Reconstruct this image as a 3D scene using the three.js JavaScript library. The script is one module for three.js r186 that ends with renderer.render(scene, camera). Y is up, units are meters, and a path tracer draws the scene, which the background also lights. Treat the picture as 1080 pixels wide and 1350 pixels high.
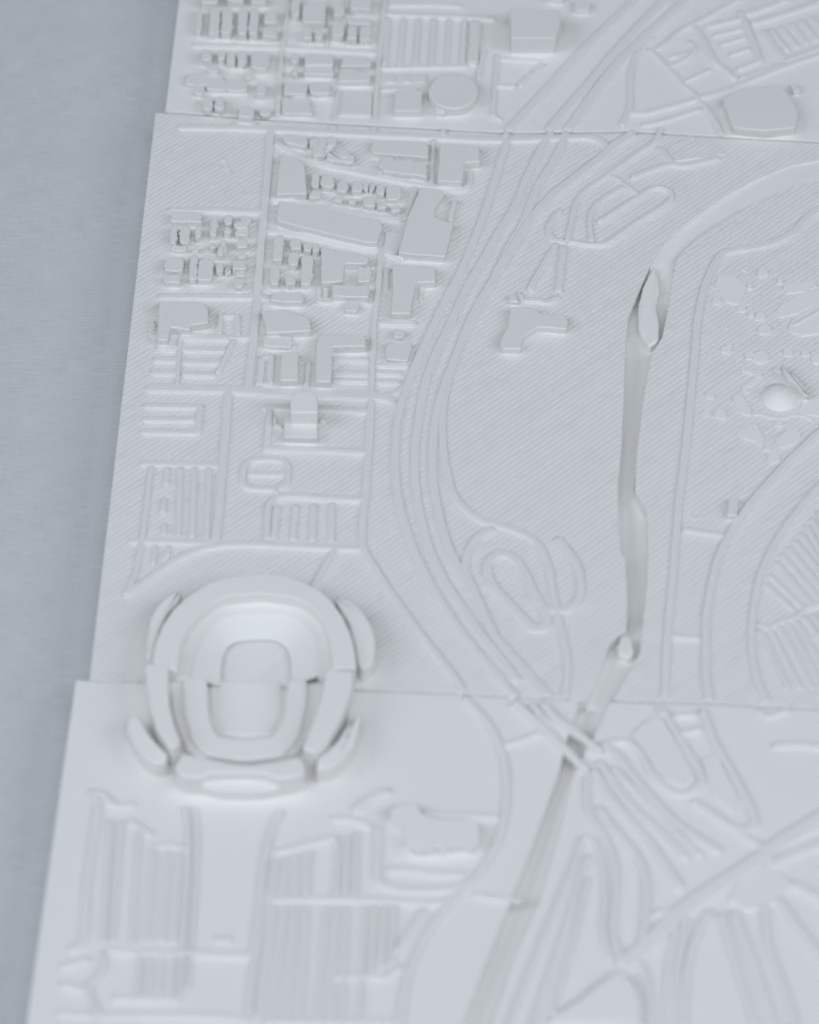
import * as THREE from 'three';
import { ImprovedNoise } from 'three/addons/math/ImprovedNoise.js';
import { mergeGeometries } from 'three/addons/utils/BufferGeometryUtils.js';

// ------------------------------------------------------------------ camera, lamps, exposure
const MM = 0.001;
const scene = new THREE.Scene();
const PITCH = THREE.MathUtils.degToRad(46), ROLL = THREE.MathUtils.degToRad(1.7), DIST = 0.46;
const camera = new THREE.PerspectiveCamera(2 * THREE.MathUtils.radToDeg(Math.atan(675 / 4600)), 0.8, 0.02, 20);
camera.position.set(0, DIST * Math.sin(PITCH), DIST * Math.cos(PITCH));
camera.lookAt(0, 0, 0);
camera.rotateZ(ROLL);
camera.updateMatrixWorld(true); camera.updateProjectionMatrix();
const renderer = new THREE.WebGLRenderer({ antialias: true });
renderer.setSize(819, 1024);
renderer.toneMapping = THREE.LinearToneMapping;
renderer.toneMappingExposure = 1.0;
renderer.shadowMap.enabled = true;

function softbox(color, intensity, w, h, pos, aim = [0, 0, 0]) {
  const l = new THREE.RectAreaLight(color, intensity, w, h);
  l.position.set(...pos); l.lookAt(...aim); scene.add(l); return l;
}
const LIGHT = new THREE.Color().setRGB(0.88, 0.958, 1.05);
softbox(LIGHT, 1.95, 1.5, 1.2, [0, 1.35, 0.62]);                // overhead softbox, towards the near side
softbox(LIGHT, 3.4, 1.2, 1.0, [-1.45, 1.05, 0.55]);             // its neighbours to the left
softbox(LIGHT, 3.2, 1.2, 1.0, [1.45, 1.05, 0.55]);              // and right
softbox(LIGHT, 0.9, 1.6, 0.6, [0, 0.98, 1.2]);                  // lower one from the near side

// ------------------------------------------------------------------ helpers
const TILE_LEVEL = { top: 0, middle: 0.06, bottom: 0 };
// a point of the photograph found again on the horizontal plane at height h (millimetres)
const _v = new THREE.Vector3(), _o = camera.position.clone();
function P(px, py, h = 0) {
  _v.set(px / 540 - 1, 1 - py / 675, 0.5).unproject(camera).sub(_o);
  const t = (h * MM - _o.y) / _v.y;
  return [(_o.x + _v.x * t) / MM, (_o.z + _v.z * t) / MM];
}
const pxmm = (px, py) => { const a = P(px - 5, py), b = P(px + 5, py); return Math.hypot(a[0] - b[0], a[1] - b[1]) / 10; };
let seed = 20231;
const rnd = () => { seed = (seed * 1664525 + 1013904223) >>> 0; return seed / 4294967296; };
const noise = new ImprovedNoise();
const N = (x, y, z = 0) => noise.noise(x, y, z);
const counts = {};
function numbered(n) { const c = counts[n] = (counts[n] ?? -1) + 1; return c ? n + '_' + String(c).padStart(3, '0') : n; }

function polyArea(p) { let a = 0; for (let i = 0, j = p.length - 1; i < p.length; j = i++) a += p[j][0] * p[i][1] - p[i][0] * p[j][1]; return a / 2; }
function resample(pts, step, closed) {
  const out = [], n = pts.length, m = closed ? n : n - 1;
  for (let i = 0; i < m; i++) {
    const a = pts[i], b = pts[(i + 1) % n], L = Math.hypot(b[0] - a[0], b[1] - a[1]), k = Math.max(1, Math.round(L / step));
    for (let j = 0; j < k; j++) out.push([a[0] + (b[0] - a[0]) * j / k, a[1] + (b[1] - a[1]) * j / k]);
  }
  if (!closed) out.push(pts[n - 1].slice());
  return out;
}
function smoothClosed(pts, iters) {
  let p = pts;
  for (let k = 0; k < iters; k++) p = p.map((q, i) => { const a = p[(i + p.length - 1) % p.length], b = p[(i + 1) % p.length]; return [q[0] * .5 + (a[0] + b[0]) * .25, q[1] * .5 + (a[1] + b[1]) * .25]; });
  return p;
}
// planar texture coordinates: d = 1 lines run like "/", d = -1 like "\"
const PER = 12.16, PERV = 24;
const uvOf = (x, z, y, d) => [(x + d * z) * Math.SQRT1_2 / PER, ((x - d * z) * Math.SQRT1_2 + y) / PERV];

// solid with rounded upper edge over a closed outline (mm)
function prism(outline, y0, y1, o = {}) {
  const { r = 0.1, iters = 4, wob = 0.05, step = 0.16, flare = 0, d = -1, raw = false, tilt = null } = o;
  let p = raw ? outline.map(q => q.slice()) : smoothClosed(resample(outline, step, true), iters);
  if (polyArea(p) < 0) p.reverse();
  const n = p.length;
  const nor = (q, i) => { const a = q[(i + n - 1) % n], b = q[(i + 1) % n]; let x = b[1] - a[1], z = a[0] - b[0]; const l = Math.hypot(x, z) || 1; return [x / l, z / l]; };
  if (!raw && wob) { const s = rnd() * 50; p = p.map((q, i) => { const m = nor(p, i), w = wob * (N(q[0] * .9, q[1] * .9, s) + (wob > .09 ? 1.1 : .7) * N(q[0] * 2.4, q[1] * 2.4, s + 9)); return [q[0] + m[0] * w, q[1] + m[1] * w]; }); }
  const ns = p.map((q, i) => nor(p, i));
  const rings = [[y0, flare, 0], [y1 - r, 0, 0]];
  for (const f of [30, 60, 85]) { const a = f * Math.PI / 180; rings.push([y1 - r + r * Math.sin(a), -(r - r * Math.cos(a)), a]); }
  const pos = [], nrm = [], uv = [], idx = [];
  const lift = (x, z) => tilt ? tilt(x, z) : 0;
  for (const [y, off, a] of rings) p.forEach((q, i) => {
    const x = q[0] + ns[i][0] * off, z = q[1] + ns[i][1] * off, yy = y + (y > y0 ? lift(x, z) : 0);
    pos.push(x, yy, z); nrm.push(ns[i][0] * Math.cos(a), Math.sin(a), ns[i][1] * Math.cos(a)); uv.push(...uvOf(x, z, y * 1.3, d));
  });
  for (let k = 0; k + 1 < rings.length; k++) for (let i = 0; i < n; i++) { const a = k * n + i, b = k * n + (i + 1) % n; idx.push(a, a + n, b, b, a + n, b + n); }
  const cap = pos.length / 3, last = rings[rings.length - 1];
  const cp = p.map((q, i) => new THREE.Vector2(q[0] + ns[i][0] * last[1], q[1] + ns[i][1] * last[1]));
  cp.forEach(q => { pos.push(q.x, last[0] + lift(q.x, q.y), q.y); nrm.push(0, 1, 0); uv.push(...uvOf(q.x, q.y, last[0], d)); });
  for (const f of THREE.ShapeUtils.triangulateShape(cp, [])) idx.push(cap + f[0], cap + f[2], cap + f[1]);
  return geo(pos, nrm, uv, idx);
}
function geo(pos, nrm, uv, idx) {
  const g = new THREE.BufferGeometry();
  g.setAttribute('position', new THREE.Float32BufferAttribute(pos, 3));
  if (nrm) g.setAttribute('normal', new THREE.Float32BufferAttribute(nrm, 3));
  g.setAttribute('uv', new THREE.Float32BufferAttribute(uv, 2));
  g.setIndex(idx); if (!nrm) g.computeVertexNormals();
  return g;
}
// raised bead with rounded shoulders along a line (mm); ends taper round
function bead(line, w, h, y0, o = {}) {
  const { step = 0.3, closed = false, sharp = false, wob = 0.05 } = o;
  let pts;
  if (sharp) pts = resample(line, step, closed);
  else {
    const c = new THREE.CatmullRomCurve3(line.map(q => new THREE.Vector3(q[0], 0, q[1])), closed, 'centripetal');
    const n = Math.max(4, Math.ceil(c.getLength() / step));
    pts = c.getSpacedPoints(n).map(v => [v.x, v.z]); if (closed) pts.pop();
  }
  const n = pts.length, cum = [0];
  for (let i = 1; i < n; i++) cum.push(cum[i - 1] + Math.hypot(pts[i][0] - pts[i - 1][0], pts[i][1] - pts[i - 1][1]));
  const L = cum[n - 1], sl = Math.min(0.1, w * .1), s = rnd() * 40;
  const side = [[-.25, -.12], [0, .3], [.45, .72], [1.1, .93], [2.2, 1]];
  const prof = [...side.map(([d, y]) => [-1, d * sl, y]), [0, 0, .985], ...side.slice().reverse().map(([d, y]) => [1, -d * sl, y])];
  const K = prof.length, pos = [], uv = [], idx = [];
  for (let i = 0; i < n; i++) {
    const a = pts[closed ? (i + n - 1) % n : Math.max(0, i - 1)], b = pts[closed ? (i + 1) % n : Math.min(n - 1, i + 1)];
    let tx = b[0] - a[0], tz = b[1] - a[1]; const l = Math.hypot(tx, tz) || 1; tx /= l; tz /= l;
    let f = 1; if (!closed) { const e = Math.min(cum[i], L - cum[i]) / (w * .55); if (e < 1) f = Math.sqrt(Math.max(0.02, 1 - (1 - e) * (1 - e))); }
    prof.forEach(([e, d, hy], k) => {
      const wv = wob * (N(pts[i][0] * .8, pts[i][1] * .8, s + e * 3) + .5 * N(pts[i][0] * 3, pts[i][1] * 3, s + e * 5));
      const t = (e * w / 2 + d + (e ? e * wv : 0)) * f;
      const x = pts[i][0] - tz * t, z = pts[i][1] + tx * t;
      pos.push(x, y0 + h * (hy > 0 ? hy * (0.35 + .65 * f) : hy), z);
      uv.push((e * w / 2 + d) / PER + s, cum[i] / PERV);
    });
  }
  const m = closed ? n : n - 1;
  for (let i = 0; i < m; i++) for (let k = 0; k + 1 < K; k++) { const a = i * K + k, b = ((i + 1) % n) * K + k; idx.push(a, a + 1, b, b, a + 1, b + 1); }
  return geo(pos, null, uv, idx);
}
// surface stretched between two lines of equal number of points [x,y,z]
function loft(rows, d = -1, sub = 8) {
  const cs = rows.map(r => new THREE.CatmullRomCurve3(r.map(q => new THREE.Vector3(...q)), false, 'centripetal'));
  const n = 60, pos = [], uv = [], idx = [];
  const S = cs.map(c => c.getSpacedPoints(n));
  const R = S.length, tot = (R - 1) * sub + 1;
  for (let k = 0; k < tot; k++) { const a = Math.min(R - 2, Math.floor(k / sub)), f = k / sub - a; for (let i = 0; i <= n; i++) { const v = S[a][i].clone().lerp(S[a + 1][i], f); pos.push(v.x, v.y, v.z); uv.push(...uvOf(v.x, v.z, v.y, d)); } }
  for (let k = 0; k + 1 < tot; k++) for (let i = 0; i < n; i++) { const a = k * (n + 1) + i, b = a + n + 1; idx.push(a, a + 1, b, b, a + 1, b + 1); }
  const g = geo(pos, null, uv, idx);
  // faces look upwards
  const nn = g.attributes.normal; let sum = 0; for (let i = 0; i < nn.count; i++) sum += nn.getY(i);
  if (sum < 0) { const ix = g.index.array; for (let i = 0; i < ix.length; i += 3) { const t = ix[i]; ix[i] = ix[i + 1]; ix[i + 1] = t; } g.computeVertexNormals(); }
  return g;
}

// ------------------------------------------------------------------ materials
function heightTexture(w, h, f) {
  const data = new Uint8Array(w * h * 4);
  for (let y = 0; y < h; y++) for (let x = 0; x < w; x++) { const v = Math.max(0, Math.min(255, Math.round(255 * f(x / w, y / h)))); const k = (y * w + x) * 4; data[k] = data[k + 1] = data[k + 2] = v; data[k + 3] = 255; }
  const t = new THREE.DataTexture(data, w, h); t.wrapS = t.wrapT = THREE.RepeatWrapping; t.magFilter = THREE.LinearFilter; t.minFilter = THREE.LinearMipmapLinearFilter; t.generateMipmaps = true; t.needsUpdate = true;
  return t;
}
// noise that closes on itself at the texture's borders
function tn(u, v, fu, fv, s) {
  const a = (1 - u), b = (1 - v);
  const g = (x, y) => N(x * fu + s, y * fv + s * 1.7, s);
  return g(u, v) * a * b + g(u - 1, v) * u * b + g(u, v - 1) * a * v + g(u - 1, v - 1) * u * v;
}
function lines(count, opt) {
  const { sharp = .14, fine = .1, dir = 1, lump = .1 } = opt;
  const amp = [], off = [];
  for (let i = 0; i < count; i++) { amp.push(.82 + .3 * rnd()); off.push((rnd() - .5) * .16); }
  return heightTexture(1024, 512, (u, v) => {
    let q = (dir > 0 ? u : 1 - u) * count + .05 * tn(u, v, 6, 5, 3) ;
    const i = ((Math.floor(q) % count) + count) % count; let p = q - Math.floor(q);
    const a = amp[i] * (1 + .35 * tn(u, v, 20, 9, 12));
    const knee = 1 - sharp;
    const s = p < knee ? Math.pow(p / knee, 1.3) : .5 + .5 * Math.cos((p - knee) / sharp * Math.PI);
    return .22 + .42 * a * s + fine * tn(u, v, 90, 60, 5) + lump * tn(u, v, 9, 9, 21);
  });
}
function plastic(bump, scale, rough = .5, tint = [.82, .803, .785]) {
  return new THREE.MeshPhysicalMaterial({ color: new THREE.Color().setRGB(...tint), roughness: rough, metalness: 0, bumpMap: bump, bumpScale: scale * MM, ior: 1.46 });
}
const infill = lines(16, { sharp: .18, fine: .12, lump: .12 });
const infillFine = lines(24, { sharp: .3, fine: .12, lump: .3 });
const roofLines = heightTexture(1024, 1024, (u, v) => .5 + .07 * Math.sin(u * Math.PI * 2 * 24 + 2 * tn(u, v, 9, 14, 41)) + .42 * tn(u, v, 70, 120, 43) + .3 * tn(u, v, 24, 44, 45) + .25 * tn(u, v, 140, 240, 47));
const beadLines = lines(27, { sharp: .5, fine: .25, lump: .35 });
const smoothSkin = heightTexture(512, 512, (u, v) => .5 + .2 * tn(u, v, 40, 60, 8) + .3 * tn(u, v, 8, 10, 2));
const M = {
  base: plastic(infill, .22), baseTop: plastic(infillFine, .08), baseLow: plastic(infillFine, .05),
  roadNear: plastic(smoothSkin, .03, .5, [.79, .775, .76]),
  roof: plastic(roofLines, .05, .55, [.755, .742, .727]), road: plastic(beadLines, .06, .5, [.775, .762, .747]), skin: plastic(smoothSkin, .03, .5),
};
// woven backdrop
const weave = heightTexture(1024, 1024, (u, v) => {
  const a = Math.sin(u * Math.PI * 2 * 80 + 1.2 * tn(u, v, 10, 40, 4)), b = Math.sin(v * Math.PI * 2 * 80 + 1.2 * tn(u, v, 40, 10, 6));
  return .5 + .12 * a + .18 * b + .2 * tn(u, v, 30, 160, 7) + .1 * tn(u, v, 160, 30, 13) + .15 * tn(u, v, 200, 200, 3);
});
const clothColor = (() => {
  const t = heightTexture(1024, 1024, (u, v) => .79 + .05 * tn(u, v, 10, 120, 31) + .02 * tn(u, v, 120, 10, 33) + .05 * tn(u, v, 200, 220, 35) + .02 * tn(u, v, 5, 5, 37));
  t.colorSpace = THREE.SRGBColorSpace; return t;
})();
const clothMat = new THREE.MeshStandardMaterial({ color: new THREE.Color().setRGB(.95, .975, 1.0), map: clothColor, roughness: .95, bumpMap: weave, bumpScale: .035 * MM });

// ------------------------------------------------------------------ the three printed tiles
function tile(name, label, cx, cy) {
  const g = new THREE.Group(); g.name = numbered(name); const b = P(cx, cy);
  g.position.set(b[0] * MM, -THICK * MM, b[1] * MM); g.userData = { label, category: 'printed model tile' };
  scene.add(g); return g;
}
const THICK = 5;
let cur = null, level = 0;
function part(name, g, m, label, parent) {
  if (parent) { g.translate(0, 0, 0); }
  g.scale(MM, MM, MM); g.translate(-cur.position.x, -cur.position.y, -cur.position.z);
  const o = new THREE.Mesh(g, m); o.name = numbered(name); o.castShadow = o.receiveShadow = true;
  if (label) o.userData.label = label;
  (parent || cur).add(o); return o;
}
let jit = 0;
const jitter = () => (jit = (jit + 5) % 17) * .0045;
const RH = 0.3;
const toMM = (pts, h = level) => pts.map(q => P(q[0], q[1], h));
// a raised line: points in the photograph, width in its pixels
function R(w, pts, o = {}) {
  const low = cur.name.endsWith('002'), h = (o.h ?? RH) * (low ? 1.35 : 1) + jitter(), line = toMM(pts, level + h), mid = pts[pts.length >> 1];
  // a width seen across the line of sight is foreshortened: undo that by the line's mean direction
  let f = 0, L = 0;
  for (let i = 1; i < line.length; i++) { const dx = line[i][0] - line[i - 1][0], dz = line[i][1] - line[i - 1][1], l = Math.hypot(dx, dz) || 1; f += Math.hypot(dz / l, .74 * dx / l) * l; L += l; }
  return part(o.name || 'road', bead(line, w * pxmm(...mid) / (f / L) * (o.k ?? (low ? (o.name === 'parking_row' ? .7 : .85) : .94)), h, level, o), low ? M.roadNear : M.road, o.label, o.parent);
}
const S = (w, pts, o = {}) => R(w, pts, { sharp: true, ...o });
// a block: top outline in the photograph, height in mm
function B(h, pts, o = {}) {
  h *= h > .4 && h < 1.16 ? 1.3 : 1;
  const top = level + h + jitter() * .5;
  return part(o.name || 'building', prism(toMM(pts, top), level - .05, top, { r: Math.min(.2, h * .4), ...o }), o.mat || M.roof, o.label, o.parent);
}
// small houses: boxes of the photograph [x0, y0, x1, y1]
function H(h, boxes, o = {}) {
  for (const [x0, y0, x1, y1] of boxes) {
    const cx = (x0 + x1) / 2, cy = (y0 + y1) / 2, sh = (x, y) => [x - .07 * (y - cy), y + .035 * (x - cx)];
    const hh = h * (.88 + .28 * rnd());
    B(hh, [sh(x0, y0), sh(x1, y0), sh(x1, y1), sh(x0, y1)], { iters: 22, wob: .15, ...o });
  }
}
// evenly spaced raised lines between two edges
function comb(n, w, a0, a1, b0, b1, o = {}) {
  for (let i = 0; i < n; i++) { const t = n > 1 ? i / (n - 1) : 0, L = (p, q) => [p[0] + (q[0] - p[0]) * t, p[1] + (q[1] - p[1]) * t]; S(w, [L(a0, b0), L(a1, b1)], { name: 'parking_row', ...o }); }
}
// outlines of the land in the photograph
const seamA = [[205, 147], [350, 158], [525, 168], [670, 176], [830, 174], [1000, 184], [1110, 189]];
const seamB = [[118, 897], [600, 915], [700, 921], [770, 924], [808, 924], [940, 928], [1110, 937]];
const gap = (pts, dy) => pts.map(q => [q[0], q[1] + dy]);
const bankL = [[1110, 206], [1080, 212], [1040, 220], [1005, 234], [965, 254], [932, 276], [900, 298], [873, 324], [858, 348], [849, 368], [838, 394], [828, 419], [825, 453], [823, 520], [820, 585], [815, 640], [816, 690], [819, 729], [825, 736], [827, 780], [827, 830], [813, 838], [802, 850], [798, 867], [786, 900], [772, 930]];
const bankR = [[1110, 232], [1080, 238], [1045, 246], [1012, 260], [975, 278], [945, 296], [921, 312], [892, 340], [886, 368], [883, 395], [878, 420], [873, 445], [860, 464], [855, 490], [849, 520], [844, 560], [839, 605], [837, 646], [845, 662], [853, 676], [854, 720], [853, 767], [850, 800], [847, 827], [845, 845], [843, 862], [826, 890], [803, 930]];
const bank2L = [[764.5, 924], [762, 933], [754, 955], [746, 978], [738, 1014], [728, 1040], [717, 1071], [708, 1095], [698, 1122], [680, 1168], [658, 1222], [635, 1282], [612, 1342], [600, 1375]];
const bank2R = [[803, 925.6], [799, 934], [791, 955], [783, 970], [772, 990], [762, 1010], [750, 1043], [741, 1085], [728, 1128], [713, 1183], [697, 1218], [680, 1256], [654, 1333], [640, 1375]];
const land = (pts, d, r = .12) => prism(resample(toMM(pts, level), 1.2, true), -THICK, level, { raw: true, r, d });

// ================================================================== middle tile
cur = tile('printed_relief_tile', 'middle tile of the white printed relief, with diagonal print lines and straight river reach', 560, 540);
level = TILE_LEVEL.middle;
{
  const west = [...gap(seamA, 1.2).slice(0, 6), [1110, 190], ...bankL.slice(0, -1), [775, 923], ...gap(seamB, -1.2).slice(0, 3).reverse()];
  const east = [...bankR.slice(0, -1), [808, 923.5], [940, 927], [1110, 936]];
  part('base_plate', mergeGeometries([land(west, 1), land(east, 1)]), M.base);
  // river bed: shallow at the upper right, deep along the straight reach
  const n = 70, cl = c => new THREE.CatmullRomCurve3(c.map(q => { const p = P(q[0], q[1], level); return new THREE.Vector3(p[0], 0, p[1]); }), false, 'centripetal');
  const A = cl(bankL), C = cl(bankR), pos = [], uv = [], idx = [], K = 9;
  for (let i = 0; i <= n; i++) {
    const t = i / n, a = A.getPointAt(t), c = C.getPointAt(t);
    let dep = t < .3 ? .16 + .6 * Math.max(0, (t - .08) / .22) : t < .36 ? .8 + (t - .3) * 20 : t < .42 ? 2.0 - (t - .36) * 5 : 2.2;
    if (t > .87) dep = 1.4 + .6 * Math.exp(-Math.pow((t - .9) / .02, 2));
    for (let k = 0; k < K; k++) { const f = -.03 + 1.06 * k / (K - 1), x = a.x + (c.x - a.x) * f, z = a.z + (c.z - a.z) * f; pos.push(x, level - dep * (1 - (t > .42 ? .3 : .1) * Math.pow(Math.max(0, f), 1.5)), z); uv.push(...uvOf(x, z, 0, 1)); }
  }
  for (let i = 0; i < n; i++) for (let k = 0; k + 1 < K; k++) { const a = i * K + k, b = a + K; idx.push(a, a + 1, b, b, a + 1, b + 1); }
  const bed = geo(pos, null, uv, idx); if (bed.attributes.normal.getY(40) < 0) { const ix = bed.index.array; for (let i = 0; i < ix.length; i += 3) { const q = ix[i]; ix[i] = ix[i + 1]; ix[i + 1] = q; } bed.computeVertexNormals(); }
  part('river_channel', bed, M.baseLow, 'recessed river channel with sheer banks');
  part('river_island', prism(toMM([[862, 350], [869, 366], [870, 381], [865, 400], [869, 422], [869, 449], [856, 456], [842, 432], [842, 400], [849, 374]], level - .15), -3.2, level - .2, { r: .4, iters: 10, wob: .09, tilt: (x, z) => .16 * N(x * .9, z * .9, 3) }), M.skin, 'ragged island of sagging plastic in the river channel');
  part('river_island', prism(toMM([[818, 838], [830, 836], [836, 848], [834, 864], [822, 868], [813, 856]], level - .1), -3.2, level - .1, { r: .35, iters: 10, wob: .12 }), M.skin, 'small round bridge lump across the river');
}
// streets of the dense quarter
R(9, [[234, 166], [300, 167], [355, 169], [450, 174], [540, 178], [660, 183], [722, 181], [752, 180], [780, 180], [794, 186], [803, 198]]);
R(12, [[357, 166], [352, 240], [349, 270], [342, 352], [336, 427], [331, 476], [327, 514]]);
R(8, [[222, 275], [290, 276], [353, 278]]); R(9, [[208, 390], [270, 390], [347, 391], [375, 394]]);
for (const [x, w] of [[309, 3], [338, 4], [439, 13], [494, 9], [585, 8], [668, 9]]) S(w, [[x, 158 + (x - 300) * .035], [x - 1, 170 + (x - 300) * .036]]);
R(8, [[362, 186], [385, 200], [414, 213], [473, 226], [547, 241], [580, 246], [608, 249], [617, 244], [620, 222]]);
S(7, [[572, 182], [569, 244]]); R(9, [[356, 259], [400, 268], [438, 275], [500, 285], [533, 289]]); S(8, [[549, 244], [541, 268], [532, 290]]);
R(8, [[350, 302], [400, 309], [450, 319], [500, 329]]); R(5, [[503, 332], [517, 335], [533, 342]]);
S(6, [[420, 378], [421, 397], [494, 401]]); R(9, [[502, 332], [501, 350], [498, 385], [494, 420], [492, 460], [490, 518], [489, 545]]);
R(12, [[192, 510], [250, 511], [300, 512], [360, 516], [420, 518], [490, 521], [520, 523]]);
// striped lots west
comb(3, 9, [205, 457], [237, 458], [198, 489], [237, 490]); comb(3, 9, [236, 443], [306, 444], [238, 475], [293, 476]); S(8, [[239, 492], [286, 493]]);
S(6, [[238, 442], [234, 508]]); S(7, [[309, 445], [286, 493]]); S(6, [[254, 443], [336, 444]]);
S(8, [[289, 442], [291, 415], [313, 415], [314, 443]]);
S(9, [[188, 534], [264, 535], [261, 569], [184, 568]]); S(8, [[187, 551.5], [260, 552]]);
R(13, [[301, 514], [297, 570], [293, 620], [288, 680], [284, 715]]); R(9, [[184, 609], [240, 610], [292, 612]]);
comb(1, 9, [200, 612], [187, 712], [0, 0], [0, 0]); comb(3, 9, [238, 613], [235, 708], [276, 614], [272, 710]);
S(8, [[221, 614], [219, 640]], { name: 'parking_row' }); S(9, [[217, 655], [214, 676]], { name: 'parking_row' }); S(8, [[217, 688], [216, 706]], { name: 'parking_row' });
R(8, [[170, 712], [230, 713], [290, 715]]); R(8, [[187, 712], [182, 740], [177, 760], [164, 784]]);
S(6, [[205, 716], [202, 744]], { name: 'parking_row' }); S(7, [[222, 717], [220, 736]], { name: 'parking_row' });
R(9, [[163, 785], [175, 776], [195, 762], [228, 739], [263, 723], [291, 717.5], [333, 716], [386, 718.5], [443, 721], [479, 722]]);
R(9, [[443, 721], [428, 746], [412, 774]]);
R(12, [[489, 530], [487, 580], [482, 650], [479, 720], [494, 747], [514, 778], [560, 842], [602, 896], [611, 914]]);
// courtyard, slots and car park south of the tower
S(9, [[345, 536], [420, 537], [487, 541]]); S(9, [[356, 536], [351, 590], [420, 592], [486, 595]]);
R(9, [[330, 606], [372, 606], [379, 613], [377, 636], [368, 642], [328, 641], [321, 634], [323, 612]], { closed: true }); S(8, [[326, 623], [377, 624]]);
S(7, [[364, 642], [366, 652]]); R(9, [[352, 712], [353, 680], [356, 662], [370, 653], [430, 655], [484, 657]]);
comb(4, 11, [366, 664], [361, 712], [438, 661], [437, 716]);
S(8, [[408, 474], [403, 516]]); S(9, [[342, 508], [346, 470], [358, 468], [356, 504], [342, 506]]);
comb(1, 8, [437, 472], [488, 473], [0, 0], [0, 0]); comb(1, 8, [437, 490], [488, 491], [0, 0], [0, 0]); comb(1, 7, [437, 500], [488, 501], [0, 0], [0, 0]);
S(9, [[497, 424], [550, 425]], { name: 'parking_row' }); S(7, [[494, 480], [540, 481]], { name: 'parking_row' }); S(8, [[494, 490], [530, 491]], { name: 'parking_row' }); S(8, [[494, 501.5], [528, 502]], { name: 'parking_row' });
S(6, [[556, 375], [554, 396]]);
R(8, [[492, 518], [508, 520], [525, 515], [535, 506]]); R(8, [[500, 522], [518, 530], [526, 545]]);
// highway strands
R(12, [[670, 180], [664, 200], [656, 226], [640, 275], [622, 323], [605, 361], [586, 397], [568, 435], [550, 475], [538, 503], [528, 535], [523, 565], [521, 600], [522, 630], [527, 662], [538, 702], [551, 735], [572, 775], [606, 828], [645, 876], [681, 919]], { label: 'westernmost highway strand bending around the quarter' });
R(13, [[728, 172], [717, 189], [695, 233], [676, 277], [657, 306], [640, 337], [618, 374], [594, 426], [574, 467], [561, 504], [552, 551], [548, 584], [547, 629], [551, 662], [558, 695], [569, 729], [588, 768], [610, 800], [632, 832], [664, 872], [684, 898]], { name: 'road' });
R(13, [[748, 172], [732, 208], [709, 246], [688, 297], [670, 327], [651, 367], [636, 392], [618, 426], [602, 467], [587, 504], [578, 535], [572, 569], [570, 607], [572, 640], [578, 673], [587, 707], [598, 735], [616, 765], [632, 793], [650, 833], [684, 876], [720, 918]]);
R(15, [[838, 172], [809, 191], [795, 204], [763, 229], [732, 253], [711, 275], [694, 296], [674, 328], [655, 358]], { k: .8 });
R(11, [[636, 392], [612, 445], [596, 485], [587, 520], [583.5, 555], [585.5, 595], [590.5, 624], [599, 651], [618, 673], [640, 686], [669, 694], [697, 706], [712, 720], [722, 742], [729, 777], [734, 803], [741, 831], [748, 867], [748, 893], [745, 921]]);
R(12, [[652, 694], [630, 707], [616, 730], [614, 751], [624, 774], [636, 805], [652, 835], [690, 878], [726, 918]]);
R(13, [[660, 728], [646, 737], [643, 752], [650, 770], [666, 788], [689, 813], [706, 827], [719, 823], [718, 806], [705, 783], [693, 757], [678, 735]], { closed: true, k: 1, label: 'oval loop ramp ring' });
R(12, [[733, 706], [748, 724], [761, 745], [766, 768], [764, 785], [754, 798], [738, 803], [713, 801]]);
R(9, [[872, 166], [864, 184], [833, 206], [804, 227], [776, 247], [761, 263], [754, 290], [748, 318]], { k: .8 });
R(9, [[740, 274], [728, 290], [724, 304], [731, 315], [745, 315]]);
R(8, [[748, 316], [775, 320], [795, 320], [815, 309], [843, 289], [877, 268], [886, 257], [881, 249], [867, 245], [852, 251], [843, 257], [816, 274], [788, 292]], { k: .8 });
R(9, [[780, 318], [778, 290], [783, 273], [795, 261], [816, 248], [822, 243]], { k: .8 }); S(5, [[807, 229], [844, 257]]);
R(8, [[832, 233], [857, 223], [884, 215], [901, 217], [925, 212], [950, 206]]); S(10, [[868, 192], [886, 214]]);
B(.16, [[880, 194], [900, 184], [925, 180], [938, 186], [958, 202], [930, 207], [890, 212]], { d: 1, mat: M.base, name: 'ground_patch' });
S(9, [[735, 318], [712, 356], [697, 383]]); S(11, [[743, 322], [739, 356], [736, 386]]); R(8, [[682, 384], [690, 394], [707, 394], [723, 397], [737, 388]]);
B(.5, [[670, 388], [682, 388], [684, 398], [672, 398]], { name: 'building' });
B(.75, [[673, 404], [704, 405.5], [712, 412.5], [743, 414], [750, 422], [747, 434], [718, 431], [709, 431], [690, 444], [687, 460], [662, 460], [659, 449], [669, 430]], { iters: 6, label: 'lone L-shaped building in the open field by the river' });
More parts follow.
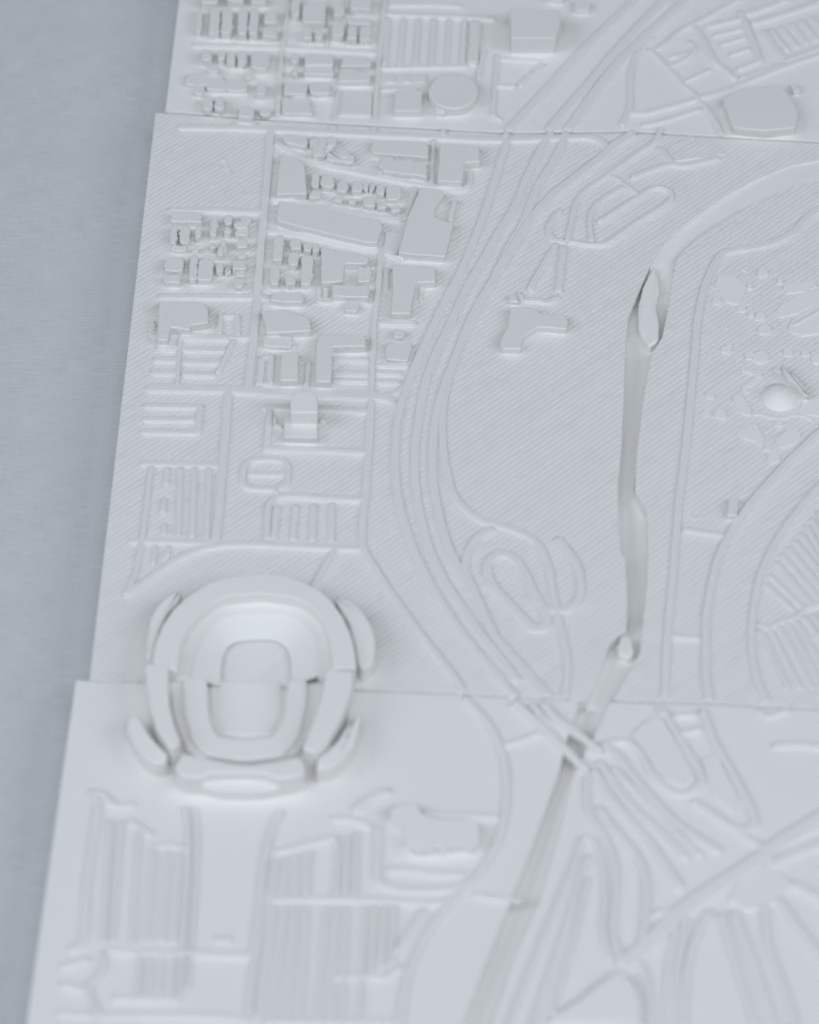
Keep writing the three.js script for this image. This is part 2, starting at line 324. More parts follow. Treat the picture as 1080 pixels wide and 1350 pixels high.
// east bank
R(11, [[1110, 262], [1071, 280], [1047, 304], [1028, 315], [1001, 323], [969, 328], [953, 333], [940, 352], [929, 379], [921, 413], [916, 467], [911, 520], [904, 590], [895, 664], [889, 738], [881, 827], [876, 921]]);
S(7, [[900, 696], [957, 705]]); S(6, [[884, 837], [925, 840]]);
R(12, [[1110, 545], [1080, 569], [1046, 601], [1007, 642], [978, 678], [960, 707], [946, 738], [937, 776], [931, 812], [931, 856], [931, 886], [935, 925]]);
R(11, [[1110, 612], [1080, 640], [1049, 676], [1021, 717], [1003, 756], [993, 806], [991, 844], [999, 895], [1012, 926]], { label: 'curved rim of the striped oval' });
for (let i = 0; i < 13; i++) { // stripes of the oval, upper and lower field
  const t = i / 12, x = 1000 + 110 * t, y = 800 - 150 * t; if (i < 11) S(8, [[1006 + 8 * i, 757 - 9.5 * i + (i < 2 ? 8 : 0)], [Math.min(1112, 1046 + 13 * i), Math.min(806, 803 - 3 * i + 0)]], { name: 'turf_stripe', h: .22 });
  if (i < 9) S(8, [[1001 + 11.5 * i, 826 - 3.2 * i], [1040 + 17 * i, 908 + (i < 3 ? 0 : 4)]].map((q, k) => k && q[0] > 1112 ? [1112, 880] : q), { name: 'turf_stripe', h: .22 });
}
R(7, [[997, 820], [1012, 826], [1030, 818], [1050, 812], [1064, 800], [1085, 794], [1110, 790]], { h: .26 });
B(.6, [[961, 656], [975, 656], [972, 680], [957, 680]], { iters: 4 }); B(.12, [[906, 679], [918, 677], [928, 681], [916, 685]], { name: 'tree_patch' });
{ // low planting marks of the park
  const tp = (pts, h = .19, o = {}) => B(h, pts, { name: 'tree_patch', mat: M.skin, iters: 5, wob: .08, r: .04, ...o });
  const disc = (x, y, rx, ry = rx * .75, h) => { const q = [], k = rnd() * 9; for (let i = 0; i < 12; i++) { const a = i / 12 * 6.283, f = 1 + .22 * N(Math.cos(a) + k, Math.sin(a), k); q.push([x + rx * f * Math.cos(a), y + ry * f * Math.sin(a)]); } tp(q, h); };
  tp([[946, 364], [962, 363], [975, 368], [986, 376], [980, 390], [973, 401], [959, 397], [943, 376]]);
  for (const [x, y, r] of [[1005, 359, 8], [1029, 370, 5], [945, 395, 6], [978, 406, 6], [991, 413, 5], [1002, 417, 7], [1008, 434, 9], [957, 460, 7], [988, 468, 7], [1003, 470, 11], [1039, 464, 7], [1026, 485, 5], [936, 521, 6], [931, 544, 6], [950, 545, 8], [1020, 603, 9], [988, 377, 5], [1078, 472, 9], [961, 456, 5], [1012, 590, 5], [1027, 557, 6], [1000, 494, 5], [983, 514, 5], [1062, 465, 6]]) disc(x, y, r);
  tp([[1032, 377], [1040, 373], [1070, 371], [1078, 376], [1060, 383], [1038, 386]]);
  tp([[1023, 410], [1030, 401], [1049, 390], [1072, 381], [1085, 384], [1085, 396], [1050, 412], [1030, 418]], .16);
  tp([[1039, 433], [1044, 422], [1060, 412], [1090, 396], [1095, 436], [1070, 440], [1054, 442]], .2); S(6, [[1046, 428], [1066, 417], [1086, 405]], { h: .3, name: 'tree_patch' });
  tp([[1004, 488], [1002, 500], [992, 508], [980, 514], [978, 510], [990, 502], [997, 494], [978, 489], [978, 487]], .12, { iters: 2 });
  tp([[965, 521], [977, 519], [990, 539], [992, 548], [980, 545], [974, 540]]); tp([[971, 570], [985, 560], [997, 558], [1009, 580], [1002, 587], [994, 580], [978, 577]]);
  tp([[1022, 580], [1034, 569], [1050, 564], [1057, 573], [1048, 584], [1030, 590]]); tp([[1058, 528], [1070, 525], [1095, 525], [1095, 548], [1066, 546], [1055, 538]]);
  R(3, [[992, 545], [1005, 546], [1018, 550], [1030, 551], [1045, 547], [1060, 548], [1072, 553]], { h: .16, name: 'tree_patch' });
  // domed mound with its standing fin
  const c = P(1027, 524, level), pos = [], uv = [], idx = [], nr = 14, na = 40;
  for (let i = 0; i <= nr; i++) for (let k = 0; k < na; k++) { const f = i / nr, a = k / na * Math.PI * 2, rr = 2.5 * f, y = level - .03 + 1.25 * Math.pow(Math.max(0, 1 - f * f), .8) + .05 * N(Math.cos(a) * f * 3, Math.sin(a) * f * 3, 5); const x = c[0] + rr * Math.cos(a), z = c[1] + rr * Math.sin(a) * 1.1; pos.push(x, y, z); uv.push(...uvOf(x, z, y, 1)); }
  for (let i = 0; i < nr; i++) for (let k = 0; k < na; k++) { const a = i * na + k, b = i * na + (k + 1) % na; idx.push(a, b, a + na, b, b + na, a + na); }
  const mound = part('mound', geo(pos, null, uv, idx), M.skin, 'rounded mound with a bright near flank in the park');
  B(.85, [[1031, 478], [1040, 488], [1052, 497], [1062, 512], [1066, 522], [1060, 520], [1050, 507], [1038, 499], [1033, 489]], { name: 'fin', iters: 3, wob: .02, parent: mound, label: 'thin curved fin standing behind the mound' });
}
// houses of the quarter
H(.8, [[225, 279, 266, 292]], { iters: 4 });
H(.85, [[225, 295, 234, 321], [237, 296, 251, 320], [258, 297, 266, 313], [277, 286, 287, 310], [296, 282, 306, 296], [294, 298, 306, 307], [316, 284, 332, 292], [308, 290, 329, 300], [310, 301, 329, 310], [311, 315, 328, 326], [311, 332, 325, 340], [290, 314, 299, 333], [276, 319, 285, 328], [286, 324, 296, 337],
  [217, 338, 242, 357], [216, 361, 239, 372], [250, 335, 261, 369], [261, 341, 281, 369], [285, 345, 294, 359], [306, 342, 325, 355], [310, 356, 323, 365], [308, 366, 322, 378]]);
H(.45, [[224, 323, 247, 330], [297, 350, 304, 362], [253, 326, 263, 332]]);
B(1.05, [[210, 396], [266, 397.5], [275, 407.5], [275, 425], [252, 428], [251, 435], [226, 431], [222, 448], [207.5, 448]], { label: 'broad flat building with a stepped near side at the tile edge' });
H(.35, [[196, 420, 204, 440]], {});
B(.75, [[374, 176], [404, 178], [407, 188], [402, 193], [378, 188], [373, 182]]);
B(.75, [[408, 184], [417, 179], [422, 182], [426, 179], [430, 182], [435, 180], [442, 180], [444, 188], [438, 196], [429, 204], [420, 207], [410, 201]], { iters: 2, wob: .2, step: .12 });
H(.85, [[409, 181, 420, 192], [420, 180, 431, 194], [431, 179, 444, 193], [412, 190, 428, 205]], { wob: .1 });
B(.7, [[432, 198], [444, 201], [450, 196], [455, 197], [461, 201], [467, 209], [464, 215], [450, 213], [429, 210]], { iters: 2, wob: .2, step: .12 });
H(.8, [[431, 198, 442, 211], [449, 196, 461, 208], [456, 203, 468, 214]], { wob: .1 });
B(.8, [[491, 185], [559, 186], [565, 193], [565, 208], [547, 206], [494, 202], [488, 195.5]]);
B(.75, [[501.5, 207], [515, 206], [523, 211], [532.6, 213], [540, 209], [547, 212], [562, 212], [564, 233], [547, 231], [506, 225], [498.5, 219]], { iters: 2, wob: .18 });
B(1.0, [[580, 189.6], [632, 191], [633, 213], [612.6, 214], [610, 239], [577, 239]], { label: 'flat L-shaped building beside the highway' });
B(1.0, [[370, 203], [384, 204.5], [402, 216], [405, 255], [370, 256], [364, 255]]);
H(.75, [[411, 225, 421.5, 247], [423, 230, 441, 246], [444.5, 238, 458.5, 253], [464, 238.5, 478, 253], [479, 238, 486.5, 250], [487, 239, 494.5, 251], [495.5, 241.5, 507.5, 256], [509, 244, 529, 263]]);
H(.7, [[408, 250, 424, 261], [440, 256, 452, 266], [458.5, 260, 470, 268], [479, 258, 495.5, 272], [497, 266, 509, 275], [515, 269, 528, 279]]);
B(.95, [[368, 264], [436, 277], [503, 290], [504.5, 299], [497, 320], [482, 319], [425, 306], [370, 292], [364, 287]], { label: 'long bar-shaped hall running across the quarter' });
B(.95, [[555.5, 246], [583, 250], [587, 255], [574, 273], [574, 287], [598, 293], [595, 308], [587, 338], [540, 335], [525, 332], [530, 316], [537, 286], [547, 264]], { label: 'broad flat building with a cut-out corner near the highway' });
B(.45, [[597, 262], [604, 263], [597, 292], [590, 290]]); B(.4, [[508, 304], [533, 307], [532, 315], [524, 334], [506, 331]]);
H(.9, [[360, 309, 374, 343], [382, 314, 398, 328], [400, 318, 412, 331], [412, 320, 421, 333], [381, 331, 394, 349], [397, 336, 412, 375], [356, 348, 369, 375], [376, 363, 390, 375]]);
B(.95, [[423.5, 325.5], [429, 324], [437, 329], [463.5, 331.5], [484, 337], [488, 342], [483, 347.5], [455, 347], [452, 371], [423.5, 372.5]]);
H(.85, [[472, 351, 489, 371], [438, 375, 487, 391]], { iters: 5 }); H(.45, [[426, 378, 434, 391]]);
B(.8, [[360, 385], [396, 385], [401, 391], [399, 398], [372, 398], [356, 395]]); H(.65, [[453, 397, 474, 410]]);
B(.95, [[345, 410], [382, 407], [385, 411], [408, 419], [411, 434.5], [408, 436], [351, 439], [349, 424]]); H(.55, [[347, 442, 386, 457]]);
B(1.0, [[371, 463], [394, 463], [393, 501], [369, 501]], { iters: 3 }); B(1.0, [[421, 441], [482, 442], [483, 456], [439, 457], [437, 503], [416, 503], [417, 453]], { iters: 3, label: 'L-shaped building above the dome-topped tower' });
B(.95, [[517.5, 348.5], [535, 348], [574, 351], [574.5, 371], [550, 372], [544, 395], [542, 413], [515, 413], [517.5, 385]]);
H(.6, [[518, 434, 534, 445]]); B(.55, [[508, 455], [519, 449], [524, 452], [542, 450], [543.5, 458], [537, 476], [509, 473]]);
H(.35, [[333, 410, 341, 436], [506, 352, 513, 382]], {});
S(6, [[362, 548], [363, 560], [373, 562]]); S(7, [[420, 552], [430, 553]], { h: .5 });
{ // tower on its podium
  const podium = B(.9, [[374, 547], [419, 548], [419, 577], [374, 576]], { name: 'podium', iters: 3, label: 'low podium under the tower' });
  B(3.4, [[383.5, 544], [383, 534], [383.5, 526], [385.5, 520], [390, 516.5], [396, 515], [401, 514.8], [406, 515], [412, 516.5], [417, 520], [419, 526], [419.5, 534], [418.5, 544]], { name: 'tower', iters: 2, r: .22, wob: .03, mat: M.skin, parent: podium, label: 'tall round-backed tower, the highest block of the quarter' });
}

// stray printing hairs
for (const pts of [[[291, 213], [297, 212], [301, 220], [296, 224], [293, 218], [303, 224], [306, 229]], [[276, 248], [280, 246], [284, 242]], [[318, 280], [334, 277], [345, 281]], [[680, 630], [672, 634]], [[340, 376], [350, 384], [362, 388]]]) {
  const c = new THREE.CatmullRomCurve3(pts.map(q => { const p = P(q[0], q[1], level); return new THREE.Vector3(p[0], level + .08, p[1]); }));
  part('stray_filament', new THREE.TubeGeometry(c, 24, .11, 6), M.skin);
}
{ // small drips and specks left by the nozzle
  const gs = [];
  for (let i = 0; i < 46; i++) { const p = P(200 + 800 * rnd(), 200 + 500 * rnd(), level), r = .07 + .09 * rnd(), g = new THREE.SphereGeometry(r, 8, 6); g.scale(1 + rnd(), .7, 1); g.rotateY(rnd() * 6); g.translate(p[0], level + r * .3, p[1]); gs.push(g); }
  part('print_speck', mergeGeometries(gs), M.skin).userData.kind = 'stuff';
}
// stadium, far half
const ringIn = [[235, 885], [240, 846], [250, 826], [262, 811], [281, 794], [299, 786], [347, 782], [392, 789], [410, 799], [425, 815], [436, 846], [437, 882]];
{
  const h1 = 3.7, h2 = 2.0;
  const outer = [[200, 872], [204, 850], [214, 824], [229, 802], [247, 786], [272, 769], [299, 760], [347, 755], [372, 757], [399, 766], [420, 776], [436, 790], [452, 812], [462, 833], [468, 855], [471, 880]];
  const st = part('stadium_half', prism([...toMM(outer, h1), ...toMM(ringIn, h1).reverse()], level - .05, h1, { r: .22, iters: 5, wob: .05 }), M.skin, 'far half of the bowl-shaped stadium with a tall rounded rim');
  const sub = (n, g, l) => part(n, g, M.skin, l, st);
  const rim = toMM(ringIn, h1), t2 = toMM([[250, 893], [257, 866], [264, 848], [274, 831], [289, 817], [312, 808.5], [347, 807], [374, 808.5], [394, 816], [409, 832], [417, 852], [419, 891]], h2);
  const infl = rim.map((q, i) => { const m = P(340, 860, 2); return [q[0] + (q[0] - m[0]) * .03, q[1] + (q[1] - m[1]) * .03]; });
  infl[0][1] = rim[0][1]; infl[11][1] = rim[11][1];
  sub('upper_tier', prism([...infl, ...t2.slice().reverse()], level - .05, h2, { r: .1, iters: 3, wob: .03 }));
  const row = (pts, h) => pts.map(q => { const p = P(q[0], q[1], h); return [p[0], h, p[1]]; });
  const t4 = [[291, 905], [292, 880], [295, 862], [301, 851], [309, 845.5], [318, 843], [338, 842], [358, 842], [368, 845], [376, 851], [382, 862], [384, 880], [384, 903]];
  sub('seating_slope', loft([t2.map(q => [q[0], h2 - .02, q[1]]), t2.map((q, i) => { const m = P(340, 880, 2); return [q[0] + (m[0] - q[0]) * .012, 1.72, q[1] + (m[1] - q[1]) * .012]; }), row(t4, .6), row(t4.map(q => [q[0], q[1] + 3]), .25)]));
  sub('wing', prism(toMM([[193, 866], [194, 838], [198, 815], [208, 797], [222, 784], [240, 776], [236, 792], [222, 806], [212, 826], [204, 850], [201, 868]], 3), level - .05, 3, { r: .3, iters: 8 }), 'left outer wing');
  sub('wing', prism(toMM([[440, 787], [455, 788], [468, 795], [480, 806], [489, 822], [495, 838], [496, 853], [492, 872], [480, 882], [472, 874], [468, 850], [459, 820]], 2.9), level - .05, 2.9, { r: .3, iters: 8 }), 'right outer wing');
}

// ================================================================== far tile
cur = tile('printed_relief_tile', 'far tile of the white printed relief, with a tall box-shaped block and round hall', 560, 60);
level = TILE_LEVEL.top;
part('base_plate', land([[241, -40], [218, 146.5], [350, 156.8], [525, 166.8], [670, 174.8], [830, 172.8], [1000, 182.8], [1110, 187.8], [1110, -40]], -1), M.baseTop);
R(8, [[384, -20], [376, 35], [372, 65], [369, 110], [366, 152]]); R(8, [[509, -20], [503, 50], [498, 95], [494, 160]]); R(4, [[434, -10], [431, 66]]); S(4, [[446, 116], [440, 158]]);
R(7, [[253, 58], [367, 61], [433, 64], [498, 68]]);
R(8, [[506, 17], [570, 19], [634, 22], [655, 24]]); R(8, [[512, 4], [560, 4], [610, 6]]); R(6, [[500, 88], [560, 87], [618, 86]]);
comb(6, 8, [512, 21], [507, 86], [613, 22], [609, 86]);
R(6, [[502, 117], [520, 116], [552, 117]], { h: .25 });
S(7, [[638, 64], [630, 104]]); S(7, [[656, 70], [650, 150], [662, 158]]); S(6, [[657, 76], [713, 79]]); S(7, [[718, 82], [684, 112]]); S(6, [[652, 112], [680, 112]]);
R(13, [[668, 172], [690, 150], [720, 118], [770, 64], [820, 16], [850, -15]]); R(12, [[722, 172], [740, 150], [762, 126], [802, 78], [838, 38], [880, -5]]); R(13, [[746, 172], [766, 146], [790, 112], [825, 72], [858, 40], [890, 12], [915, -12]]);
R(8, [[862, 46], [846, 62], [834, 85], [831, 115], [830, 142], [818, 166]]); R(8, [[856, 62], [883, 90], [904, 113], [920, 128], [941, 156], [952, 178]]);
R(8, [[826, 147], [849, 147], [883, 139], [913, 130], [964, 115], [1009, 96], [1038, 85], [1080, 71], [1110, 60]]); R(8, [[846, 164], [880, 156], [925, 141]]);
R(7, [[862, 66], [880, 54], [895, 40], [918, 28], [955, 8], [985, -10]]); R(7, [[930, 34], [979, 22]]); R(6, [[940, 46], [979, 36]]); R(6, [[950, 58], [985, 47]]); R(6, [[962, 72], [990, 62]]); R(6, [[972, 90], [1003, 78]]); R(8, [[975, 102], [1006, 92], [1038, 82]]);
R(9, [[916, 32], [928, 52], [942, 78], [957, 90], [971, 104]]); R(10, [[975, 12], [987, 38], [1003, 82]]); R(9, [[1006, 38], [1020, 58], [1040, 82]]);
R(9, [[980, 18], [1004, 10], [1040, -4]]); R(9, [[990, 30], [1040, 15], [1090, -2]]); R(7, [[882, 88], [905, 75], [917, 62], [908, 52]]); R(7, [[900, 108], [920, 98], [938, 90]]); R(6, [[884, 74], [918, 66]]);
comb(6, 7, [1016, 36], [1040, 66], [1084, 16], [1106, 46]); R(9, [[1038, 78], [1080, 62], [1110, 50]]);
H(1.0, [[259, 10, 267, 42], [276, 9, 290, 44], [292, 9, 307, 44], [314, 10, 327, 45], [328, 10, 341, 45], [348, 13, 366, 30], [346, 35, 366, 48], [265, -8, 288, 4], [300, -10, 322, 2], [330, -6, 352, 3],
  [265, 64, 279, 79], [287, 65, 298, 78], [299, 67, 311, 82], [313, 67, 326, 83], [331, 67, 355, 90], [274, 84, 289, 95], [338, 108, 351, 125], [267, 126, 281, 144], [283, 127, 296, 144], [315, 139, 336, 154],
  [400, 34, 412, 51], [415, 38, 426, 51], [399, 3, 430, 30], [437, 28, 454, 47], [458, 33, 471, 51], [474, 34, 489, 53], [440, 4, 454, 20], [458, 22, 490, 32], [462, -6, 490, 12], [384, -6, 396, 20], [384, 69, 394, 82], [384, 88, 393, 99]]);
H(.55, [[245, 97, 295, 113], [298, 105, 327, 119], [342, 142, 358, 152], [255, 112, 270, 124], [272, 104, 300, 118], [322, 94, 334, 104]]);
B(.95, [[402, 72], [408, 70], [440, 71], [440, 85], [402, 85]]); B(.7, [[402, 86], [438, 86], [441, 98], [400, 97]]); B(.95, [[452, 73], [483, 74], [490, 82], [488, 87], [449, 87]]); B(.8, [[448, 92], [460, 90], [478, 94], [489, 95], [488, 107], [445, 107]]);
H(.8, [[374, 107, 405, 124], [408, 108, 436, 123]]); B(.5, [[372, 128], [384, 129], [392, 125], [404, 126], [410, 134], [412, 150], [372, 150]], { iters: 2, wob: .15 });
B(.35, [[453, 118], [491, 120], [490, 152], [448, 150]]); R(4, [[482, 128], [478, 150]]); 
for (const x of [515, 536, 556]) B(.2, [[x - 7, 96], [x + 7, 96], [x + 7, 108], [x - 7, 108]], { name: 'ground_patch', iters: 8 });
B(1.0, [[521, 118], [557, 118], [556, 146], [519, 146]], { iters: 3 });
{ const q = []; for (let i = 0; i < 28; i++) { const a = i / 28 * 6.283; q.push([598 + 33 * Math.cos(a), 119 + 24 * Math.sin(a)]); } B(1.15, q, { name: 'round_hall', r: .3, label: 'low round drum-shaped hall beside the tile seam' }); }
H(.6, [[574, 136, 588, 150]]); H(.5, [[618, 26, 632, 82]], { iters: 4 });
B(3.0, [[672, 10], [737, 13], [740, 28], [733, 50], [674, 50]], { name: 'tall_block', iters: 4, r: .18, label: 'tallest plain box-shaped block, above the tile seam' });
H(.6, [[757, 0, 778, 14], [722, -8, 744, 0]]);
B(1.15, [[953, 130], [979, 116], [1000, 113], [1030, 111], [1040, 124], [1053, 148], [1049, 168], [1010, 172], [967, 168], [960, 150]], { iters: 5, label: 'wide many-sided hall beside the tile seam' });
B(.5, [[1042, 110], [1052, 109], [1056, 120], [1046, 122]]); 

// ================================================================== near tile
cur = tile('printed_relief_tile', 'near blurred tile of the white printed relief, with parking lots and fanning roads', 560, 1150);
level = TILE_LEVEL.bottom;
{
  const s2 = gap([[100, 896], [600, 915], [700, 921]], .6);
  part('base_plate', mergeGeometries([land([...s2, ...bank2L, [25, 1420]], 1), land([[940, 929], [1110, 937.6], [1110, 1420], [625, 1420], ...bank2R.slice().reverse()], 1)]), M.baseLow);
  const row = (pts, h) => pts.map(q => { const p = P(q[0], q[1], 0); return [p[0], h, p[1]]; });
  const mid = bank2L.map((q, i) => [(q[0] * .55 + bank2R[Math.min(i, bank2R.length - 1)][0] * .45), (q[1] * .55 + bank2R[Math.min(i, bank2R.length - 1)][1] * .45)]);
  const lead = p => [[p[0][0] + 4, p[0][1] - 9], ...p];
  part('river_channel', loft([row(lead(bank2L.map(q => [q[0] - 2, q[1]])), -2.1), row(lead(mid), -1.6), row(lead(bank2R.map(q => [q[0] + 2, q[1]])), -.35)], 1), M.baseLow, 'shallower blurred reach of the river channel');
}
// highway crossing and fans
R(12, [[611, 917], [624, 930], [640, 948], [660, 985], [668, 1040], [657, 1105], [630, 1152], [600, 1182], [562, 1230], [537, 1290], [525, 1360]]);
R(12, [[676, 922], [713, 953], [742, 982], [776, 1016]], { h: .45, label: 'left bridge strand over the river' }); R(12, [[714, 923], [734, 945], [762, 965], [793, 990]], { h: .45, label: 'right bridge strand over the river' });
S(9, [[662, 982], [690, 973], [716, 962]]); S(12, [[700, 925], [722, 955]]);
R(13, [[793, 976], [815, 996], [836, 1023], [893, 1084], [952, 1122]]); R(13, [[788, 1000], [806, 1026], [831, 1059], [868, 1092], [908, 1132]]); R(13, [[782, 1010], [802, 1046], [850, 1100], [900, 1172]]);
R(10, [[800, 980], [815, 974], [830, 977], [846, 992], [860, 1019], [876, 1034], [893, 1044], [912, 1041], [925, 1024], [901, 978], [884, 952], [874, 930]]);
B(.3, [[852, 949], [868, 941], [882, 961], [916, 1023], [903, 1036], [878, 1026], [862, 1008], [833, 968]], { mat: M.baseLow, name: 'ground_patch' });
R(9, [[806, 1008], [842, 1044], [880, 1084], [926, 1128]]);
R(11, [[912, 1052], [966, 1088], [1010, 1118]]); R(12, [[925, 931], [941, 974], [966, 1018], [988, 1060], [994, 1084], [978, 1092], [950, 1078]]);
S(8, [[893, 967], [926, 957]]); S(6, [[888, 942], [921, 939]]); R(8, [[868, 929], [874, 944]]);
B(.25, [[925, 1000], [945, 992], [972, 1050], [968, 1070], [940, 1045]], { mat: M.baseLow, name: 'ground_patch' });
R(10, [[1018, 982], [1040, 979], [1110, 985]]); S(6, [[999, 932], [1011, 943], [1042, 933]]);
R(22, [[815, 1275], [858, 1238], [902, 1196], [939, 1170], [987, 1140], [1032, 1107], [1110, 1060]], { label: 'broad diagonal avenue across the near right corner' });
B(.3, [[975, 1160], [1000, 1140], [1030, 1150], [1045, 1165], [1025, 1190], [985, 1200], [960, 1185]], { mat: M.skin, name: 'ground_patch' });
R(8, [[769, 1101], [757, 1135], [720, 1225], [676, 1335], [665, 1365]]); R(8, [[776, 1124], [745, 1220], [706, 1335], [696, 1365]]); R(8, [[776, 1155], [760, 1225], [738, 1300], [728, 1335]]);
R(8, [[765, 1104], [778, 1103], [789, 1118], [796, 1150], [798, 1187], [796, 1224], [806, 1264]]);
R(9, [[773, 1020], [777, 1068], [800, 1105], [810, 1131], [811, 1187], [808, 1227], [822, 1266]]); R(11, [[790, 1060], [806, 1085], [835, 1120], [850, 1150], [851, 1205], [843, 1250], [826, 1272]]);
R(9, [[728, 1338], [760, 1322], [790, 1296], [812, 1282], [830, 1284], [842, 1302], [846, 1360]]); R(9, [[842, 1262], [856, 1300], [860, 1360]]);
B(.7, [[724, 1343], [760, 1320], [790, 1297], [814, 1282], [832, 1290], [843, 1312], [845, 1346]], { name: 'ground_patch', mat: M.skin, iters: 5, label: 'raised wedge at the near edge' });
for (const l of [[[892, 1218], [883, 1279], [880, 1360]], [[936, 1196], [910, 1257], [898, 1360]], [[950, 1200], [974, 1279], [1000, 1360]], [[968, 1198], [996, 1272], [1026, 1360]], [[1008, 1190], [1013, 1242], [1036, 1309], [1052, 1360]], [[1026, 1180], [1054, 1222], [1100, 1280]], [[1040, 1160], [1070, 1175], [1110, 1196]], [[1010, 1140], [1060, 1118], [1110, 1100]], [[905, 1205], [895, 1270], [888, 1360]]]) R(13, l);
S(9, [[862, 1200], [895, 1202]]);
// west lots
R(13, [[121, 1038], [128, 1060], [122, 1106], [114, 1174], [109, 1236], [100, 1248], [90, 1249]]);
R(9, [[126, 1040], [140, 1050], [152, 1060], [178, 1058]]); R(8, [[170, 1078], [186, 1090], [200, 1099]]);
for (const l of [[[145, 1078], [136, 1242]], [[160, 1080], [148, 1242]], [[184, 1090], [174, 1244]], [[204, 1116], [193, 1242]], [[222, 1118], [211, 1242]], [[237, 1119], [228, 1242]]]) S(9, l, { name: 'parking_row' });
R(9, [[201, 1114], [225, 1112], [249, 1118]]); R(8, [[136, 1250], [184, 1253], [250, 1255], [335, 1258]]);
R(8, [[243, 1060], [248, 1088], [250, 1123], [247, 1174], [242, 1243], [237, 1304], [232, 1316]]); R(8, [[254, 1062], [258, 1088], [258, 1123], [255, 1174], [251, 1243], [246, 1304]]);
R(10, [[372, 1064], [360, 1088], [350, 1123], [342, 1191], [335, 1260], [328, 1338]]);
S(7, [[184, 1256], [181, 1312]]); S(8, [[148, 1313], [239, 1316]]); comb(3, 8, [198, 1258], [194, 1310], [230, 1258], [225, 1310]);
R(10, [[138, 1254], [134, 1278], [118, 1300], [122, 1321], [130, 1336]]); R(8, [[126, 1337], [249, 1336], [328, 1341]]); S(9, [[80, 1273], [118, 1262]]); S(9, [[80, 1294], [114, 1304]]); S(9, [[72, 1334], [124, 1335]]); S(8, [[70, 1349], [180, 1352]]);
B(.3, [[284, 1232], [304, 1232], [306, 1240], [284, 1240]], { iters: 8, name: 'ground_patch' });
// middle lots
R(8, [[364, 1121], [400, 1112], [446, 1100]]);
comb(4, 8, [362, 1130], [357, 1180], [408, 1118], [404, 1180]); comb(3, 8, [446, 1104], [443, 1180], [470, 1094], [468, 1180]);
comb(4, 10, [360, 1190], [338, 1345], [405, 1190], [396, 1345]); comb(3, 9, [429, 1191], [418, 1345], [458, 1191], [452, 1345]); S(9, [[480, 1191], [474, 1345]], { name: 'parking_row' }); comb(3, 8, [494, 1190], [488, 1282], [521, 1190], [516, 1270]);
R(9, [[357, 1184], [420, 1183], [475, 1184], [530, 1186], [572, 1188], [600, 1184]]);
R(11, [[499, 1086], [498, 1126], [499, 1158], [517, 1168], [566, 1171], [600, 1167], [622, 1160]]); R(9, [[511, 1143], [550, 1146], [594, 1150], [612, 1148]]);
R(9, [[556, 1070], [600, 1073], [660, 1075]]); R(8, [[436, 1077], [461, 1078], [490, 1087]]); R(13, [[466, 1068], [489, 1050], [516, 1039]]);
S(8, [[520, 1256], [560, 1194]]); S(7, [[436, 1286], [510, 1286], [530, 1270]]); S(8, [[350, 1345], [530, 1346]]); S(6, [[622, 1176], [648, 1181], [690, 1186]]);
B(1.3, [[513.5, 1069], [527.6, 1059], [549, 1058], [556, 1071], [566, 1076], [598, 1079], [630, 1083], [633, 1108], [623, 1119], [612, 1114], [601, 1117], [592, 1114], [584, 1121], [574, 1116], [566, 1120], [549, 1121], [535, 1111], [531, 1087], [518, 1080]], { iters: 2, wob: .1, r: .15, mat: M.skin, label: 'wavy-edged hall south of the stadium' });
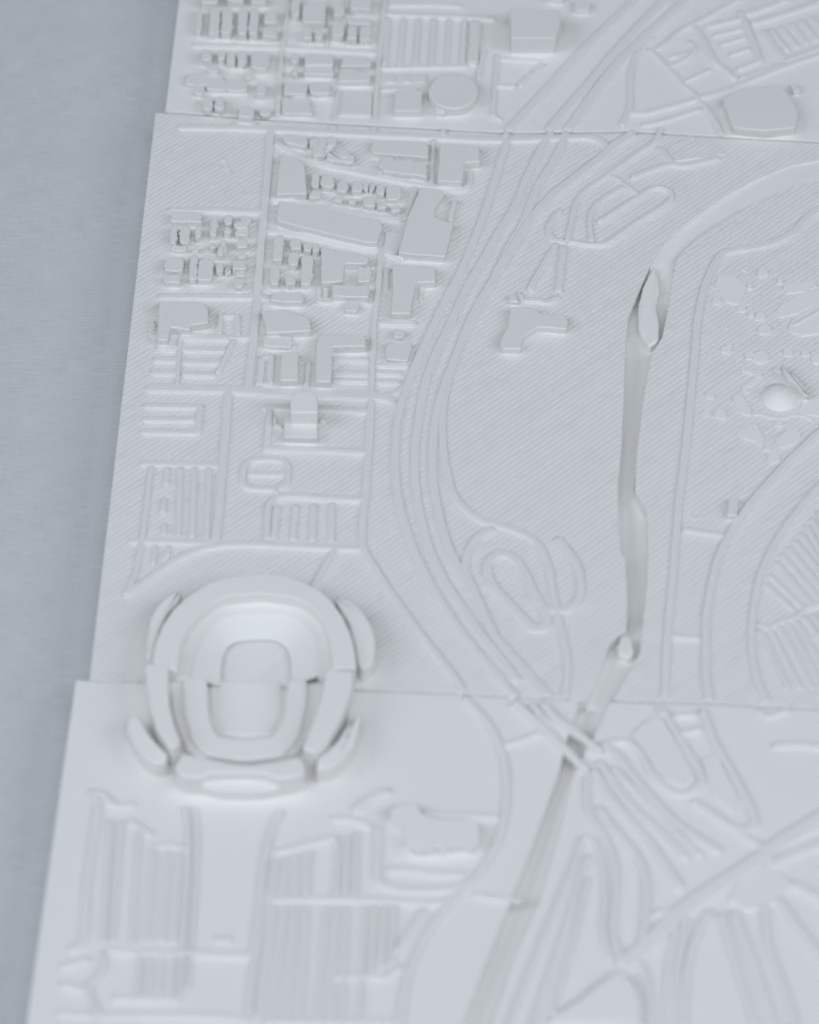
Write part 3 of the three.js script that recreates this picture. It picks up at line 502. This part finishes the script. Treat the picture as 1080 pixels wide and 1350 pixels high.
// stadium, near half
{
  const h1 = 3.9, h2 = 1.9;
  const st = part('stadium_half', prism(toMM([[240, 893], [273, 893], [274, 920], [276, 943], [281, 961], [290, 971], [325, 973], [355, 971], [367, 961], [376, 942], [380, 895], [405, 896], [404, 928], [398, 960], [390, 978], [370, 996], [325, 1003], [272, 995], [253, 976], [243, 940]], h2), -.05, h2, { r: .3, iters: 6, wob: .04 }), M.skin, 'near half of the bowl-shaped stadium, split into separate stands');
  const sub = (n, pts, h, l) => part(n, prism(toMM(pts, h), -.05, h, { r: .35, iters: 8, wob: .05 }), M.skin, l, st);
  sub('stand', [[190, 873], [223, 875], [223, 900], [225, 930], [231, 955], [239, 975], [234, 984], [224, 985], [207, 960], [197, 930]], h1, 'left tall stand');
  sub('stand', [[429, 880], [466, 884], [465, 905], [453, 942], [431, 979], [414, 993], [398, 985], [412, 952], [424, 915]], h1, 'right tall stand');
  sub('stand', [[240, 992], [268, 998], [300, 1005], [330, 1007], [370, 1002], [392, 996], [404, 1008], [400, 1020], [380, 1026], [366, 1027], [352, 1020], [325, 1018], [276, 1019], [262, 1026], [240, 1023], [230, 1010]], 3.4, 'low stand behind the near goal, with a recessed front');
  sub('wing', [[170, 942], [181, 941], [190, 955], [199, 970], [212, 984], [222, 994], [220, 1005], [204, 1007], [190, 997], [177, 979], [167, 957]], 2.7, 'left outer wing');
  sub('wing', [[471, 934], [476, 950], [468, 980], [452, 1000], [436, 1012], [416, 1015], [418, 1001], [444, 976], [460, 952]], 2.7, 'right outer wing');
  sub('stand', [[246, 1018], [404, 1018], [388, 1033], [357, 1041], [325, 1044], [290, 1042], [260, 1034]], 1.9, 'ledge in front of the near stand');
  sub('concourse', [[222, 898], [226, 930], [232, 955], [245, 985], [262, 1000], [325, 1008], [390, 992], [412, 966], [426, 935], [430, 900], [392, 898], [390, 935], [380, 965], [365, 984], [325, 990], [285, 986], [265, 965], [256, 935], [255, 898]], 1.2);
  sub('playing_field', [[276, 895], [372, 898], [372, 940], [358, 966], [325, 970], [292, 966], [278, 940]], .25);
}

// ------------------------------------------------------------------ the cloth below
{
  const g = new THREE.PlaneGeometry(1.2, 1.2, 1, 1); g.rotateX(-Math.PI / 2); const uv = g.attributes.uv; for (let i = 0; i < uv.count; i++) uv.setXY(i, uv.getX(i) * 1200 / 30, uv.getY(i) * 1200 / 30);
  const m = new THREE.Mesh(g, clothMat); m.name = 'backdrop_cloth'; m.position.y = -(THICK + .05) * MM; m.receiveShadow = true; m.userData = { kind: 'structure', label: 'grey blue woven cloth under the model tiles' }; scene.add(m);
}
// ------------------------------------------------------------------ depth of field
{
  const p = P(560, 390), d = new THREE.Vector3(p[0] * MM, 0, p[1] * MM).sub(camera.position), f = new THREE.Vector3(); camera.getWorldDirection(f);
  camera.focus = d.dot(f); camera.userData.fStop = 20;
}
renderer.render(scene, camera);
